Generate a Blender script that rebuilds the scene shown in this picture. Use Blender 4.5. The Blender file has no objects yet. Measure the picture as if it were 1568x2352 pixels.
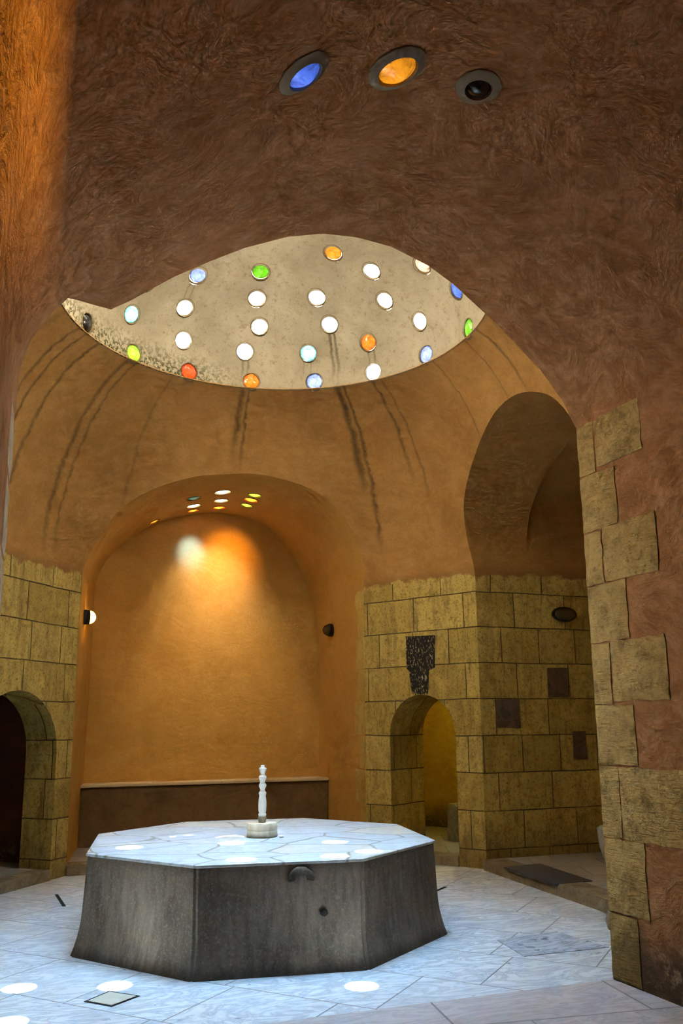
import bpy, bmesh, math, random
from mathutils import Vector, Matrix
from mathutils.bvhtree import BVHTree

random.seed(7)
S = bpy.context.scene
COL = S.collection
PI = math.pi

# ------------------------------------------------------------------ camera
cd = bpy.data.cameras.new('camera')
cam = bpy.data.objects.new('camera', cd)
COL.objects.link(cam)
R_ = Vector((0.9430, -0.3326, -0.0089)); U_ = Vector((-0.0573, -0.1888, 0.9803)); F_ = Vector((0.3278, 0.9240, 0.1971))
M = Matrix((R_, U_, -F_)).transposed().to_4x4()
M.translation = Vector((-1.6787, -6.672, 1.5))
cam.matrix_world = M
cd.sensor_fit = 'HORIZONTAL'; cd.sensor_width = 36.0
cd.lens = 1952.9 / 1568 * 36.0
cd.shift_y = 93.35 / 1568
cd.clip_start = 0.02
S.camera = cam

# ------------------------------------------------------------------ world, sun, exposure
w = bpy.data.worlds.new('sky'); S.world = w; w.use_nodes = True
bg = w.node_tree.nodes['Background']
bg.inputs['Color'].default_value = (0.55, 0.75, 1.0, 1); bg.inputs['Strength'].default_value = 1.0
sl = bpy.data.lights.new('sun', 'SUN'); sl.energy = 450.0; sl.angle = math.radians(0.55); sl.color = (1.0, 0.97, 0.92)
sun = bpy.data.objects.new('sun', sl); COL.objects.link(sun)
SUN_D = Vector((-.11, -.082, -1.0)).normalized()
sun.rotation_euler = SUN_D.to_track_quat('-Z', 'Y').to_euler()
sun.location = (.8, .6, 9)
S.view_settings.view_transform = 'Standard'
S.view_settings.look = 'None'
S.view_settings.exposure = -0.1
S.view_settings.gamma = 1.0
S.view_settings.use_curve_mapping = False
S.cycles.use_denoising = True
S.cycles.max_bounces = 5
S.cycles.use_adaptive_sampling = True
S.cycles.adaptive_threshold = 0.15
S.cycles.adaptive_min_samples = 16
S.cycles.diffuse_bounces = 4
S.cycles.sample_clamp_indirect = 25.0

GLOW_WHITE_FRONT = 1000.0     # clear sky seen through the glass on the near half of the dome
GLOW_WHITE = 16.0
GLOW_COLOUR = 1.6

# ------------------------------------------------------------------ node helpers
class NT:
    def __init__(self, name):
        self.m = bpy.data.materials.new(name); self.m.use_nodes = True
        self.t = self.m.node_tree; self.t.nodes.clear()
        self.out = self.n('ShaderNodeOutputMaterial')
    def n(self, kind, **kw):
        nd = self.t.nodes.new(kind)
        for k, v in kw.items(): setattr(nd, k, v)
        return nd
    def l(self, a, b): self.t.links.new(a, b)
    def set(self, sock, v):
        if isinstance(v, bpy.types.NodeSocket): self.l(v, sock)
        else: sock.default_value = v
    def math(self, op, a, b=None, c=None, clamp=False):
        nd = self.n('ShaderNodeMath', operation=op, use_clamp=clamp)
        self.set(nd.inputs[0], a)
        if b is not None: self.set(nd.inputs[1], b)
        if c is not None: self.set(nd.inputs[2], c)
        return nd.outputs[0]
    def mix(self, fac, a, b, mode='MIX'):
        nd = self.n('ShaderNodeMix', data_type='RGBA', blend_type=mode)
        self.set(nd.inputs[0], fac); self.set(nd.inputs[6], a); self.set(nd.inputs[7], b)
        return nd.outputs[2]
    def noise(self, vec, scale, detail=6, rough=.6, dist=0.0, out='Fac'):
        nd = self.n('ShaderNodeTexNoise')
        if vec is not None: self.l(vec, nd.inputs['Vector'])
        nd.inputs['Scale'].default_value = scale; nd.inputs['Detail'].default_value = min(detail, 5)
        nd.inputs['Roughness'].default_value = rough; nd.inputs['Distortion'].default_value = dist
        return nd.outputs[out]
    def ramp(self, fac, stops, interp='LINEAR'):
        nd = self.n('ShaderNodeValToRGB'); cr = nd.color_ramp; cr.interpolation = interp
        while len(cr.elements) < len(stops): cr.elements.new(0.5)
        for e, (p, c) in zip(cr.elements, stops):
            e.position = p
            e.color = (c, c, c, 1) if not hasattr(c, '__len__') else (*c, 1)
        self.l(fac, nd.inputs[0]); return nd.outputs[0]
    def smooth(self, v, a, b, lo=0.0, hi=1.0):
        nd = self.n('ShaderNodeMapRange', interpolation_type='SMOOTHSTEP')
        self.set(nd.inputs[0], v); self.set(nd.inputs[1], a); self.set(nd.inputs[2], b)
        nd.inputs[3].default_value = lo; nd.inputs[4].default_value = hi
        return nd.outputs[0]
    def pos(self): return self.n('ShaderNodeNewGeometry').outputs['Position']
    def obj(self): return self.n('ShaderNodeTexCoord').outputs['Object']
    def uv(self): return self.n('ShaderNodeTexCoord').outputs['UV']
    def xyz(self, v):
        nd = self.n('ShaderNodeSeparateXYZ'); self.l(v, nd.inputs[0]); return nd.outputs
    def comb(self, x, y, z):
        nd = self.n('ShaderNodeCombineXYZ')
        for s, v in zip(nd.inputs, (x, y, z)): self.set(s, v)
        return nd.outputs[0]
    def mapping(self, v, rot=(0, 0, 0), scale=(1, 1, 1), loc=(0, 0, 0)):
        nd = self.n('ShaderNodeMapping'); self.l(v, nd.inputs[0])
        nd.inputs['Rotation'].default_value = rot; nd.inputs['Scale'].default_value = scale; nd.inputs['Location'].default_value = loc
        return nd.outputs[0]
    def bump(self, h, strength, dist=.02, normal=None):
        nd = self.n('ShaderNodeBump'); nd.inputs['Strength'].default_value = strength; nd.inputs['Distance'].default_value = dist
        self.l(h, nd.inputs['Height'])
        if normal is not None: self.l(normal, nd.inputs['Normal'])
        return nd.outputs[0]
    def bsdf(self, col, rough=.85, normal=None, spec=.3, metallic=0.0):
        b = self.n('ShaderNodeBsdfPrincipled')
        self.set(b.inputs['Base Color'], col); self.set(b.inputs['Roughness'], rough)
        b.inputs['Specular IOR Level'].default_value = spec; b.inputs['Metallic'].default_value = metallic
        if normal is not None: self.l(normal, b.inputs['Normal'])
        return b.outputs[0]
    def done(self, sh):
        self.l(sh, self.out.inputs[0]); return self.m

def C4(c): return (*c, 1)

# plaster: troweled, blotchy lime plaster
def plaster_nodes(T, pos, base, dark, light, swirl=1.0):
    a = T.noise(pos, 1.1, 5, .6, 1.2)
    wv = T.noise(pos, 1.6, 3, .5, out='Color')
    vm = T.n('ShaderNodeVectorMath', operation='MULTIPLY_ADD'); T.l(wv, vm.inputs[0]); vm.inputs[1].default_value = (.5, .5, .5); T.l(pos, vm.inputs[2])
    b = T.noise(T.mapping(vm.outputs[0], rot=(.4, .3, .2), scale=(1.2, 1.6, 2.4)), 5.0, 7, .66, .3)
    c = T.noise(pos, 38, 4, .7)
    col = T.mix(T.ramp(a, [(.32, 0), (.68, 1)]), C4(dark), C4(base))
    col = T.mix(T.math('MULTIPLY', T.ramp(b, [(.44, 0), (.70, 1)]), .62 * swirl), col, C4(light))
    col = T.mix(T.math('MULTIPLY', T.ramp(b, [(.30, 1), (.48, 0)]), .5 * swirl), col, C4(dark))
    col = T.mix(T.ramp(c, [(.25, .35), (.5, 0)]), col, C4([x * .55 for x in dark]))
    h = T.math('ADD', T.math('MULTIPLY', b, .8), T.math('MULTIPLY', c, .12))
    return col, h

def drips(T, pos, cx, cy, streaks, z_lo, z_hi):
    """dark run-off stains at given azimuths round the dome axis"""
    x, y, z = T.xyz(pos)
    wob = T.noise(T.comb(0.0, 0.0, z), 2.5, 3, .6)
    n2 = T.noise(pos, 9, 5, .7)
    az = T.math('ARCTAN2', T.math('SUBTRACT', y, cy), T.math('SUBTRACT', x, cx))
    az = T.math('ADD', az, T.math('MULTIPLY', T.math('SUBTRACT', wob, .5), .05))
    az = T.math('ADD', az, T.math('MULTIPLY', T.math('SUBTRACT', n2, .5), .035))
    tot = None
    for a0, wd, amt, zl, zh in streaks:
        d = T.math('ABSOLUTE', T.math('SUBTRACT', az, math.radians(a0)))
        m = T.smooth(d, 0.0, math.radians(wd), amt, 0.0)
        m = T.math('MULTIPLY', m, T.smooth(z, zl, zl + .5))
        m = T.math('MULTIPLY', m, T.smooth(z, zh + .02, zh - .02))
        tot = m if tot is None else T.math('MAXIMUM', tot, m)
    return T.math('MULTIPLY', tot, T.ramp(n2, [(.3, .55), (.6, 1)]))

def ashlar_nodes(T, uv, pos, c1, c2, row=.39, zoff=.20, wid=.66):
    u, v, _ = T.xyz(uv)
    n = T.noise(uv, 2.2, 2, .5, out='Color')
    nx, ny, _ = T.xyz(n)
    u2 = T.math('ADD', u, T.math('MULTIPLY', T.math('SUBTRACT', nx, .5), .02))
    v2 = T.math('ADD', T.math('ADD', v, zoff), T.math('MULTIPLY', T.math('SUBTRACT', ny, .5), .02))
    br = T.n('ShaderNodeTexBrick', offset=.43, offset_frequency=2, squash=.72, squash_frequency=3)
    T.l(T.comb(u2, v2, 0.0), br.inputs['Vector'])
    br.inputs['Color1'].default_value = C4(c1); br.inputs['Color2'].default_value = C4(c2)
    br.inputs['Mortar'].default_value = (.07, .05, .025, 1)
    br.inputs['Scale'].default_value = 1.0; br.inputs['Mortar Size'].default_value = .007
    br.inputs['Mortar Smooth'].default_value = .35; br.inputs['Bias'].default_value = -.1
    br.inputs['Brick Width'].default_value = wid; br.inputs['Row Height'].default_value = row
    st = T.noise(T.mapping(pos, scale=(3, 3, .6)), 3.0, 7, .7, .6)
    pit = T.noise(pos, 45, 4, .75)
    blot = T.noise(pos, 2.4, 6, .65)
    col = T.mix(T.ramp(st, [(.3, .55), (.52, 0)]), br.outputs['Color'], (.16, .10, .04, 1))
    col = T.mix(T.ramp(blot, [(.55, 0), (.75, .5)]), col, C4([min(1, x * 1.35) for x in c1]))
    col = T.mix(T.ramp(pit, [(.34, .8), (.46, 0)]), col, (.085, .055, .02, 1))
    st2 = T.noise(T.mapping(pos, scale=(6, 6, .7)), 2.2, 8, .75, 1.0)
    col = T.mix(T.ramp(st2, [(.56, 0), (.66, .55)]), col, (.13, .085, .03, 1))
    col = T.mix(T.ramp(T.noise(pos, 12, 8, .8), [(.36, .55), (.5, 0)]), col, C4([x * .45 for x in c2]))
    h = T.math('SUBTRACT', T.math('ADD', T.math('MULTIPLY', blot, .5), T.math('MULTIPLY', pit, .35)), T.math('MULTIPLY', br.outputs['Fac'], 1.2))
    return col, h

P_BASE = (.46, .245, .070); P_DARK = (.34, .165, .042); P_LIGHT = (.54, .310, .110)
LIME1 = (.60, .44, .125); LIME2 = (.41, .285, .065)
CX, CY, RIM_R, RIM_Z, SPRING = .10, -.03, 1.845, 5.07, 3.12

STREAKS = [(150, 1.1, .75, 3.5, 5.07), (146, .8, .8, 3.6, 5.07), (140, 1.0, .7, 3.2, 5.07), (127, 1.2, .65, 3.1, 5.07), (124, .7, .6, 3.2, 5.07),
           (110, .8, .35, 3.6, 5.07), (86, 1.6, .8, 4.3, 5.07), (84, .7, .7, 4.2, 5.07), (54.5, 1.7, .95, 4.0, 5.07), (52.5, .9, .8, 3.4, 5.07), (42, .9, .75, 4.1, 5.07),
           (39, .6, .5, 3.8, 5.07), (18, .5, .5, 3.9, 5.07), (2, .5, .6, 4.3, 5.07), (-6, .9, .8, 4.3, 5.07), (160, 2.5, .35, 3.6, 5.07)]

def mat_middle(run_off=True):
    T = NT('plaster_over_limestone'); pos = T.pos(); uv = T.uv()
    pc, ph = plaster_nodes(T, pos, P_BASE, P_DARK, P_LIGHT, .7)
    if run_off: pc = T.mix(drips(T, pos, CX, CY, STREAKS, 3.1, 5.07), pc, (.085, .055, .022, 1))
    sc, sh = ashlar_nodes(T, uv, pos, LIME1, LIME2)
    z = T.xyz(pos)[2]
    edge = T.math('ADD', z, T.math('MULTIPLY', T.math('SUBTRACT', T.noise(pos, 3.5, 6, .65), .5), .28))
    m = T.smooth(edge, SPRING - .015, SPRING + .02)
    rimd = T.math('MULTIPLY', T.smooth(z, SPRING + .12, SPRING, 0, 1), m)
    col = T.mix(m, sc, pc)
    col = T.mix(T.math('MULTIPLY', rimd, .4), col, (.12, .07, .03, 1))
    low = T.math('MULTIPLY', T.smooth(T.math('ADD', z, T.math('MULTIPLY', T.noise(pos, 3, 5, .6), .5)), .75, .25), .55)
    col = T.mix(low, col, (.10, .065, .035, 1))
    h = T.mix(m, sh, ph)
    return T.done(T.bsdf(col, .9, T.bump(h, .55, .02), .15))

def mat_plaster(name, base, dark, light, low_dark=0.0, swirl=1.0, bump=.5):
    T = NT(name); pos = T.pos()
    c, h = plaster_nodes(T, pos, base, dark, light, swirl)
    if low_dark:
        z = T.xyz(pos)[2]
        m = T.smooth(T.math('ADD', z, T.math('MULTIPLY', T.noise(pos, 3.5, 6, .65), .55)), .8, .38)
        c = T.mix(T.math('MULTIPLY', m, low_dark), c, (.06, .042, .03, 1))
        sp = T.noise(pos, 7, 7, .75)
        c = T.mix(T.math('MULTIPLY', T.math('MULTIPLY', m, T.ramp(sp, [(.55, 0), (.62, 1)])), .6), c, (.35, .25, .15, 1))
    return T.done(T.bsdf(c, .9, T.bump(h, bump, .025), .12))

def mat_dome():
    T = NT('mouldy_dome_plaster'); pos = T.pos()
    x, y, z = T.xyz(pos)
    a = T.noise(pos, 1.6, 6, .65, .5); b = T.noise(pos, 16, 8, .8); c = T.noise(pos, 60, 4, .7)
    col = T.mix(T.ramp(a, [(.35, 0), (.65, 1)]), (.27, .225, .155, 1), (.39, .335, .245, 1))
    col = T.mix(T.ramp(b, [(.34, .7), (.47, 0)]), col, (.20, .15, .09, 1))
    col = T.mix(T.ramp(c, [(.3, .45), (.42, 0)]), col, (.12, .09, .05, 1))
    # moss and mould along the left foot of the dome
    az = T.math('ARCTAN2', T.math('SUBTRACT', y, CY), T.math('SUBTRACT', x, CX))
    side = T.math('MULTIPLY', T.smooth(az, math.radians(80), math.radians(106)), T.smooth(z, RIM_Z + .34, RIM_Z + .02))
    spots = T.ramp(T.noise(pos, 26, 6, .75), [(.47, 0), (.55, 1)])
    col = T.mix(T.math('MULTIPLY', T.math('MULTIPLY', side, spots), .95), col, (.045, .045, .012, 1))
    ds = [(86, .0, 0, 0, 0)]
    st = [(86.8, .7, .9, 5.0, 5.44), (85.0, .6, .9, 5.0, 5.44), (55.6, 1.0, .95, 5.0, 5.66), (53.8, .9, .95, 5.0, 5.66), (42.6, .5, .8, 5.0, 5.43), (40.6, .5, .8, 5.0, 5.43),
          (63.5, .5, .6, 5.0, 5.42), (66, .4, .5, 5.0, 5.42), (-1, 1.2, .9, 5.43, 5.77), (113, .7, .8, 5.55, 5.93), (110.8, .5, .6, 5.5, 5.9), (16, .5, .5, 5.1, 5.4)]
    col = T.mix(drips(T, pos, CX, CY, st, 5, 6), col, (.06, .045, .02, 1))
    return T.done(T.bsdf(col, .95, T.bump(T.math('ADD', b, T.math('MULTIPLY', c, .3)), .4, .01), .1))

def marble_nodes(T, p, base, vein, scale=1.0):
    n1 = T.noise(p, 1.3 * scale, 9, .62, 1.6); n2 = T.noise(T.mapping(p, rot=(0, 0, .7), scale=(1, 3.0, 1)), 1.7 * scale, 8, .65, 2.6)
    v = T.math('ABSOLUTE', T.math('SUBTRACT', n2, .5))
    veins = T.ramp(v, [(.0, 1), (.02, .65), (.085, 0)])
    cl = T.ramp(n1, [(.38, 0), (.68, 1)])
    col = T.mix(T.math('MULTIPLY', cl, .55), C4(base), C4([.62 * b_ + .38 * v_ for b_, v_ in zip(base, vein)]))
    return T.mix(T.math('MULTIPLY', veins, .8), col, C4(vein))

def mat_floor(name, base, vein, rot, bw=.78, rh=.52, joint=.006, warm=.25, rough=.34):
    T = NT(name); p = T.pos()
    q = T.mapping(p, rot=(0, 0, rot))
    br = T.n('ShaderNodeTexBrick', offset=.37, offset_frequency=2, squash=.7, squash_frequency=3)
    T.l(q, br.inputs['Vector'])
    br.inputs['Color1'].default_value = (0, 0, 0, 1); br.inputs['Color2'].default_value = (1, 1, 1, 1); br.inputs['Mortar'].default_value = (.5, .5, .5, 1)
    br.inputs['Scale'].default_value = 1; br.inputs['Mortar Size'].default_value = joint; br.inputs['Mortar Smooth'].default_value = .2
    br.inputs['Brick Width'].default_value = bw; br.inputs['Row Height'].default_value = rh
    shift = T.n('ShaderNodeVectorMath', operation='MULTIPLY_ADD')
    T.l(br.outputs['Color'], shift.inputs[0]); shift.inputs[1].default_value = (7, 5, 3); T.l(p, shift.inputs[2])
    col = marble_nodes(T, shift.outputs[0], base, vein)
    tone = T.xyz(br.outputs['Color'])[0]
    col = T.mix(T.math('MULTIPLY', tone, warm), col, C4([base[0] * .80, base[1] * .80, base[2] * .82]))
    grime = T.ramp(T.noise(p, 2.2, 7, .7), [(.5, 0), (.8, .4)])
    col = T.mix(grime, col, (.36, .31, .25, 1))
    col = T.mix(T.math('MULTIPLY', br.outputs['Fac'], .85), col, (.14, .13, .13, 1))
    r = T.ramp(T.noise(p, 6, 5, .6), [(.3, rough - .08), (.7, rough + .14)])
    h = T.math('SUBTRACT', T.math('MULTIPLY', T.noise(p, 3, 3, .5), .15), br.outputs['Fac'])
    return T.done(T.bsdf(col, r, T.bump(h, .35, .006), .45))

def mat_crazy():
    T = NT('crazy_paved_marble'); p = T.obj()
    nn = T.noise(p, 1.5, 2, .5, out='Color')
    vm = T.n('ShaderNodeVectorMath', operation='MULTIPLY_ADD'); T.l(nn, vm.inputs[0]); vm.inputs[1].default_value = (.25, .25, 0); T.l(p, vm.inputs[2])
    flat = T.mapping(vm.outputs[0], rot=(0, 0, .3), scale=(1.55, 2.1, 0))
    vo = T.n('ShaderNodeTexVoronoi', feature='F1', distance='MANHATTAN'); T.l(flat, vo.inputs['Vector']); vo.inputs['Scale'].default_value = 1.0
    ve = T.n('ShaderNodeTexVoronoi', feature='DISTANCE_TO_EDGE'); T.l(flat, ve.inputs['Vector']); ve.inputs['Scale'].default_value = 1.0
    vc = T.n('ShaderNodeTexVoronoi', feature='F1'); T.l(flat, vc.inputs['Vector']); vc.inputs['Scale'].default_value = 1.0
    sh = T.n('ShaderNodeVectorMath', operation='MULTIPLY_ADD'); T.l(vc.outputs['Color'], sh.inputs[0]); sh.inputs[1].default_value = (9, 9, 9); T.l(p, sh.inputs[2])
    col = marble_nodes(T, sh.outputs[0], (.62, .69, .74), (.36, .41, .46), 1.2)
    cx = T.xyz(vc.outputs['Color'])
    col = T.mix(T.ramp(cx[0], [(.6, 0), (.95, .5)]), col, (.70, .62, .46, 1))
    st = T.ramp(T.noise(p, 2.6, 6, .7), [(.55, 0), (.75, .55)])
    col = T.mix(st, col, (.62, .52, .36, 1))
    j = T.smooth(ve.outputs['Distance'], .005, .024, 1, 0)
    col = T.mix(T.math('MULTIPLY', j, .8), col, (.20, .18, .14, 1))
    return T.done(T.bsdf(col, .38, T.bump(T.math('MULTIPLY', j, -1.0), .4, .005), .4))

def mat_cement():
    T = NT('dark_cement_render'); p = T.obj()
    a = T.noise(T.mapping(p, scale=(1, 1, .35)), 3.0, 8, .7, .5); b = T.noise(p, 60, 4, .8); c = T.noise(T.mapping(p, scale=(5, 5, .8)), 5, 5, .6)
    col = T.mix(T.ramp(a, [(.3, 0), (.7, 1)]), (.090, .070, .050, 1), (.26, .21, .16, 1))
    col = T.mix(T.ramp(c, [(.35, .4), (.55, 0)]), col, (.05, .040, .029, 1))
    col = T.mix(T.ramp(b, [(.52, 0), (.72, .5)]), col, (.44, .37, .29, 1))
    z = T.xyz(p)[2]
    low_band = T.math('MULTIPLY', T.smooth(T.math('ADD', z, T.math('MULTIPLY', a, .12)), .15, .06), .7)  # darker towards the foot; the next mask darkens just below the top
    top = T.math('MULTIPLY', T.smooth(T.math('ADD', z, T.math('MULTIPLY', a, .14)), .62, .72), .45)
    col = T.mix(T.math('MAXIMUM', low_band, top), col, (.035, .026, .016, 1))
    return T.done(T.bsdf(col, .88, T.bump(T.math('ADD', T.math('MULTIPLY', a, .5), T.math('MULTIPLY', b, .4)), .7, .012), .25))

def mat_stone(name, base, dark, scale=1.0, rough=.9, bump=.8, chisel=0.0):
    T = NT(name); p = T.pos()
    a = T.noise(p, 3 * scale, 8, .7, .8); b = T.noise(p, 30 * scale, 6, .75); c = T.noise(T.mapping(p, rot=(.6, .5, .3), scale=(1, 1, 6)), 9 * scale, 3, .5, .8)
    col = T.mix(T.ramp(a, [(.3, 0), (.65, 1)]), C4(dark), C4(base))
    col = T.mix(T.ramp(b, [(.3, .65), (.45, 0)]), col, C4([x * .45 for x in dark]))
    if chisel:
        d = T.noise(p, 7, 9, .78, .4)
        col = T.mix(T.ramp(d, [(.34, .75), (.5, 0)]), col, C4([x * .42 for x in dark]))
        col = T.mix(T.ramp(d, [(.55, 0), (.68, .6)]), col, C4([min(1, x * 1.25) for x in base]))
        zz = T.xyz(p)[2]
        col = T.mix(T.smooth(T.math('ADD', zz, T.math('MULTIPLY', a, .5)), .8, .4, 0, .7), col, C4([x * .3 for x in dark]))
    h = T.math('ADD', T.math('MULTIPLY', a, .8), T.math('MULTIPLY', b, .5))
    if chisel: h = T.math('ADD', h, T.math('MULTIPLY', c, chisel))
    return T.done(T.bsdf(col, rough, T.bump(h, bump, .02), .15))

def mat_basalt():
    T = NT('flecked_black_stone'); p = T.pos()
    b = T.noise(T.mapping(p, scale=(1, 1, .4)), 62, 3, .6, .3)
    col = T.mix(T.ramp(b, [(.57, 0), (.61, 1)]), (.012, .011, .010, 1), (.40, .31, .16, 1))
    return T.done(T.bsdf(col, .7, T.bump(b, .8, .01), .3))

def mat_plain(name, col, rough=.6, spec=.3, metallic=0.0, var=.25):
    T = NT(name); p = T.obj()
    n = T.noise(p, 25, 5, .7)
    c = T.mix(T.ramp(n, [(.3, var), (.6, 0)]), C4(col), C4([x * .45 for x in col]))
    return T.done(T.bsdf(c, rough, T.bump(n, .2, .004), spec, metallic))

def mat_white_marble():
    T = NT('carved_white_marble'); p = T.obj()
    n = T.noise(p, 18, 5, .6)
    c = T.mix(T.ramp(n, [(.45, 0), (.75, .5)]), (.90, .88, .83, 1), (.78, .73, .60, 1))
    return T.done(T.bsdf(c, .45, None, .4))

def mat_pedestal():
    T = NT('weathered_pale_stone'); p = T.obj()
    x, y, z = T.xyz(p)
    n = T.noise(T.mapping(p, scale=(8, 8, 1)), 4, 6, .7); n2 = T.noise(p, 12, 6, .7)
    c = T.mix(T.ramp(n, [(.35, 0), (.7, 1)]), (.62, .52, .36, 1), (.80, .74, .62, 1))
    c = T.mix(T.ramp(n2, [(.58, 0), (.72, .6)]), c, (.40, .28, .10, 1))
    c = T.mix(T.smooth(T.math('ADD', z, T.math('MULTIPLY', n2, .03)), .04, .012, 0, .85), c, (.10, .08, .03, 1))
    return T.done(T.bsdf(c, .8, T.bump(n, .3, .004), .2))

_gm = {}
def mat_glass(kind, glow, edge=.088):
    """thick coloured bottle glass with daylight coming through it"""
    key = (kind, glow, edge)
    if key in _gm: return _gm[key]
    cols = dict(white=(.86, .94, 1.0), amber=(1.0, .36, .015), orange=(1.0, .24, .012), red=(1.0, .10, .01), green=(.22, .85, .015), lime=(.55, .9, .05),
                blue=(.10, .22, 1.0), paleblue=(.34, .46, 1.0), teal=(.30, .95, .95), pink=(1.0, .62, .42), cream=(1.0, .92, .74), dark=(.02, .01, .006), warmwhite=(1.0, .87, .62), seagreen=(.12, .42, .30), warm=(1.0, .55, .2), yellowgreen=(.75, .66, .12))
    c = cols[kind]
    T = NT(kind + '_glass_skylight'); p = T.obj()
    n = T.noise(p, 22, 5, .7); n2 = T.noise(p, 9, 4, .7, 1.0)
    fr = T.ramp(n2, [(.35, .35), (.6, 1.0)])
    dirt = T.ramp(n, [(.30, .35), (.42, 1)])
    hot = T.ramp(n2, [(.60, 0), (.72, .55)])
    ec = T.mix(hot, C4(c), C4([min(1, .45 + .6 * x) for x in c]))
    if kind in ('white', 'warmwhite', 'cream', 'warm', 'yellowgreen'): ec = C4(c)
    x_, y_, z_ = T.xyz(p)
    rr = T.math('SQRT', T.math('ADD', T.math('MULTIPLY', x_, x_), T.math('MULTIPLY', y_, y_)))
    ed = T.smooth(T.math('ADD', rr, T.math('MULTIPLY', T.math('SUBTRACT', T.noise(p, 40, 3, .6), .5), .035)), edge * .8, edge, 1.0, .06)
    st = T.math('MULTIPLY', T.math('MULTIPLY', T.math('MULTIPLY', fr, dirt), ed), glow)
    em = T.n('ShaderNodeEmission'); T.set(em.inputs[0], ec); T.set(em.inputs[1], st)
    gl = T.n('ShaderNodeBsdfPrincipled'); gl.inputs['Base Color'].default_value = C4([x * .3 + .01 for x in c]); gl.inputs['Roughness'].default_value = .2
    ad = T.n('ShaderNodeAddShader'); T.l(em.outputs[0], ad.inputs[0]); T.l(gl.outputs[0], ad.inputs[1])
    _gm[key] = T.done(ad.outputs[0]); return _gm[key]

def mat_clear_glass(glow):
    """clear disc: passes the sun, and carries the brightness of the sky behind it"""
    T = NT('clear_glass_skylight')
    em = T.n('ShaderNodeEmission'); em.inputs[0].default_value = (.40, .70, 1.0, 1); em.inputs[1].default_value = glow
    tr = T.n('ShaderNodeBsdfTransparent'); tr.inputs[0].default_value = (.8, .85, .88, 1)
    ad = T.n('ShaderNodeAddShader'); T.l(em.outputs[0], ad.inputs[0]); T.l(tr.outputs[0], ad.inputs[1])
    return T.done(ad.outputs[0])

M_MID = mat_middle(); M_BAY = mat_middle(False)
M_NICHE = mat_plaster('ochre_niche_plaster', (.58, .34, .085), (.47, .26, .055), (.66, .43, .15), .0, .35, .3)
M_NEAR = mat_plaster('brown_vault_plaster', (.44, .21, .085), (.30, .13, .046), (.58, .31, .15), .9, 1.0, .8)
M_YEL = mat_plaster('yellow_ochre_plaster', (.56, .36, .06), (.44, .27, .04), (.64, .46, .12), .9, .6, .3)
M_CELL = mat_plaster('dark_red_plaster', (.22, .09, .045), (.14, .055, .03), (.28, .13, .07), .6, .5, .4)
M_DOME = mat_dome()
M_FLOOR = mat_floor('white_marble_paving', (.76, .82, .87), (.26, .33, .42), .82, .98, .66, .005, .3)
M_RAISED = mat_floor('grey_marble_paving', (.40, .37, .34), (.30, .29, .29), .35, .7, .5, .008, .4, .4)
M_NEARFLOOR = mat_floor('mauve_grey_marble_paving', (.56, .53, .54), (.30, .29, .32), .12, 1.1, .6, .006, .35, .38)
M_CRAZY = mat_crazy(); M_CEMENT = mat_cement(); M_MARBLE = mat_white_marble(); M_PED = mat_pedestal()
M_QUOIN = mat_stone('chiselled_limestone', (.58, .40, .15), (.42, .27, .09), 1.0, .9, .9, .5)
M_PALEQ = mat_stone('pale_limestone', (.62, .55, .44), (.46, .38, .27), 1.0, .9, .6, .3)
M_BROWNSTONE = mat_stone('brown_pitted_stone', (.20, .12, .085), (.07, .045, .03), 3.0, .9, 1.0)
M_BENCH = mat_stone('brown_bench_render', (.20, .125, .06), (.12, .072, .032), 1.0, .9, .6)
M_SLAB = mat_stone('pale_bench_slab', (.62, .52, .36), (.50, .40, .25), 1.0, .6, .2)
M_MOSSY = mat_stone('mossy_stone', (.38, .32, .18), (.20, .17, .08), 2.0, .9, 1.0)
M_CARVED = mat_stone('carved_grey_marble', (.36, .30, .20), (.17, .13, .08), 2.0, .7, .6)
M_BASALT = mat_basalt()
M_DARKSLAB = mat_stone('dark_slate', (.085, .08, .085), (.06, .055, .06), 1.0, .5, .2)
M_VEINED = mat_floor('veined_blue_grey_marble', (.58, .66, .75), (.10, .16, .25), 1.3, 9, 9, .0, .0, .3)
M_IRON = mat_plain('dark_lamp_metal', (.012, .010, .008), .45, .4, .6)
M_JOINT = mat_plain('black_joint', (.012, .011, .010), .8)
M_MORTAR = mat_plain('stained_mortar', (.17, .12, .06), .95, .1)
M_GREYM = mat_plain('grey_mortar', (.30, .25, .17), .95, .1)

# ------------------------------------------------------------------ object helpers
def tag(o, label=None, cat=None, group=None, kind=None):
    if label: o['label'] = label
    if cat: o['category'] = cat
    if group: o['group'] = group
    if kind: o['kind'] = kind
    return o

def link_mesh(name, bm, mats, parent=None, smooth=None):
    me = bpy.data.meshes.new(name)
    bm.to_mesh(me); bm.free()
    for m in (mats if isinstance(mats, (list, tuple)) else [mats]): me.materials.append(m)
    o = bpy.data.objects.new(name, me); COL.objects.link(o)
    if parent is not None: o.parent = parent
    if smooth is not None: shade(me, smooth)
    return o

def shade(me, angle):
    bm = bmesh.new(); bm.from_mesh(me)
    ca = math.cos(angle)
    for f in bm.faces: f.smooth = True
    for e in bm.edges:
        if len(e.link_faces) == 2: e.smooth = e.link_faces[0].normal.dot(e.link_faces[1].normal) > ca
        else: e.smooth = False
    bm.to_mesh(me); bm.free()

def empty(name, loc):
    o = bpy.data.objects.new(name, None); COL.objects.link(o); o.location = loc; o.empty_display_size = .1
    return o

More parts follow.
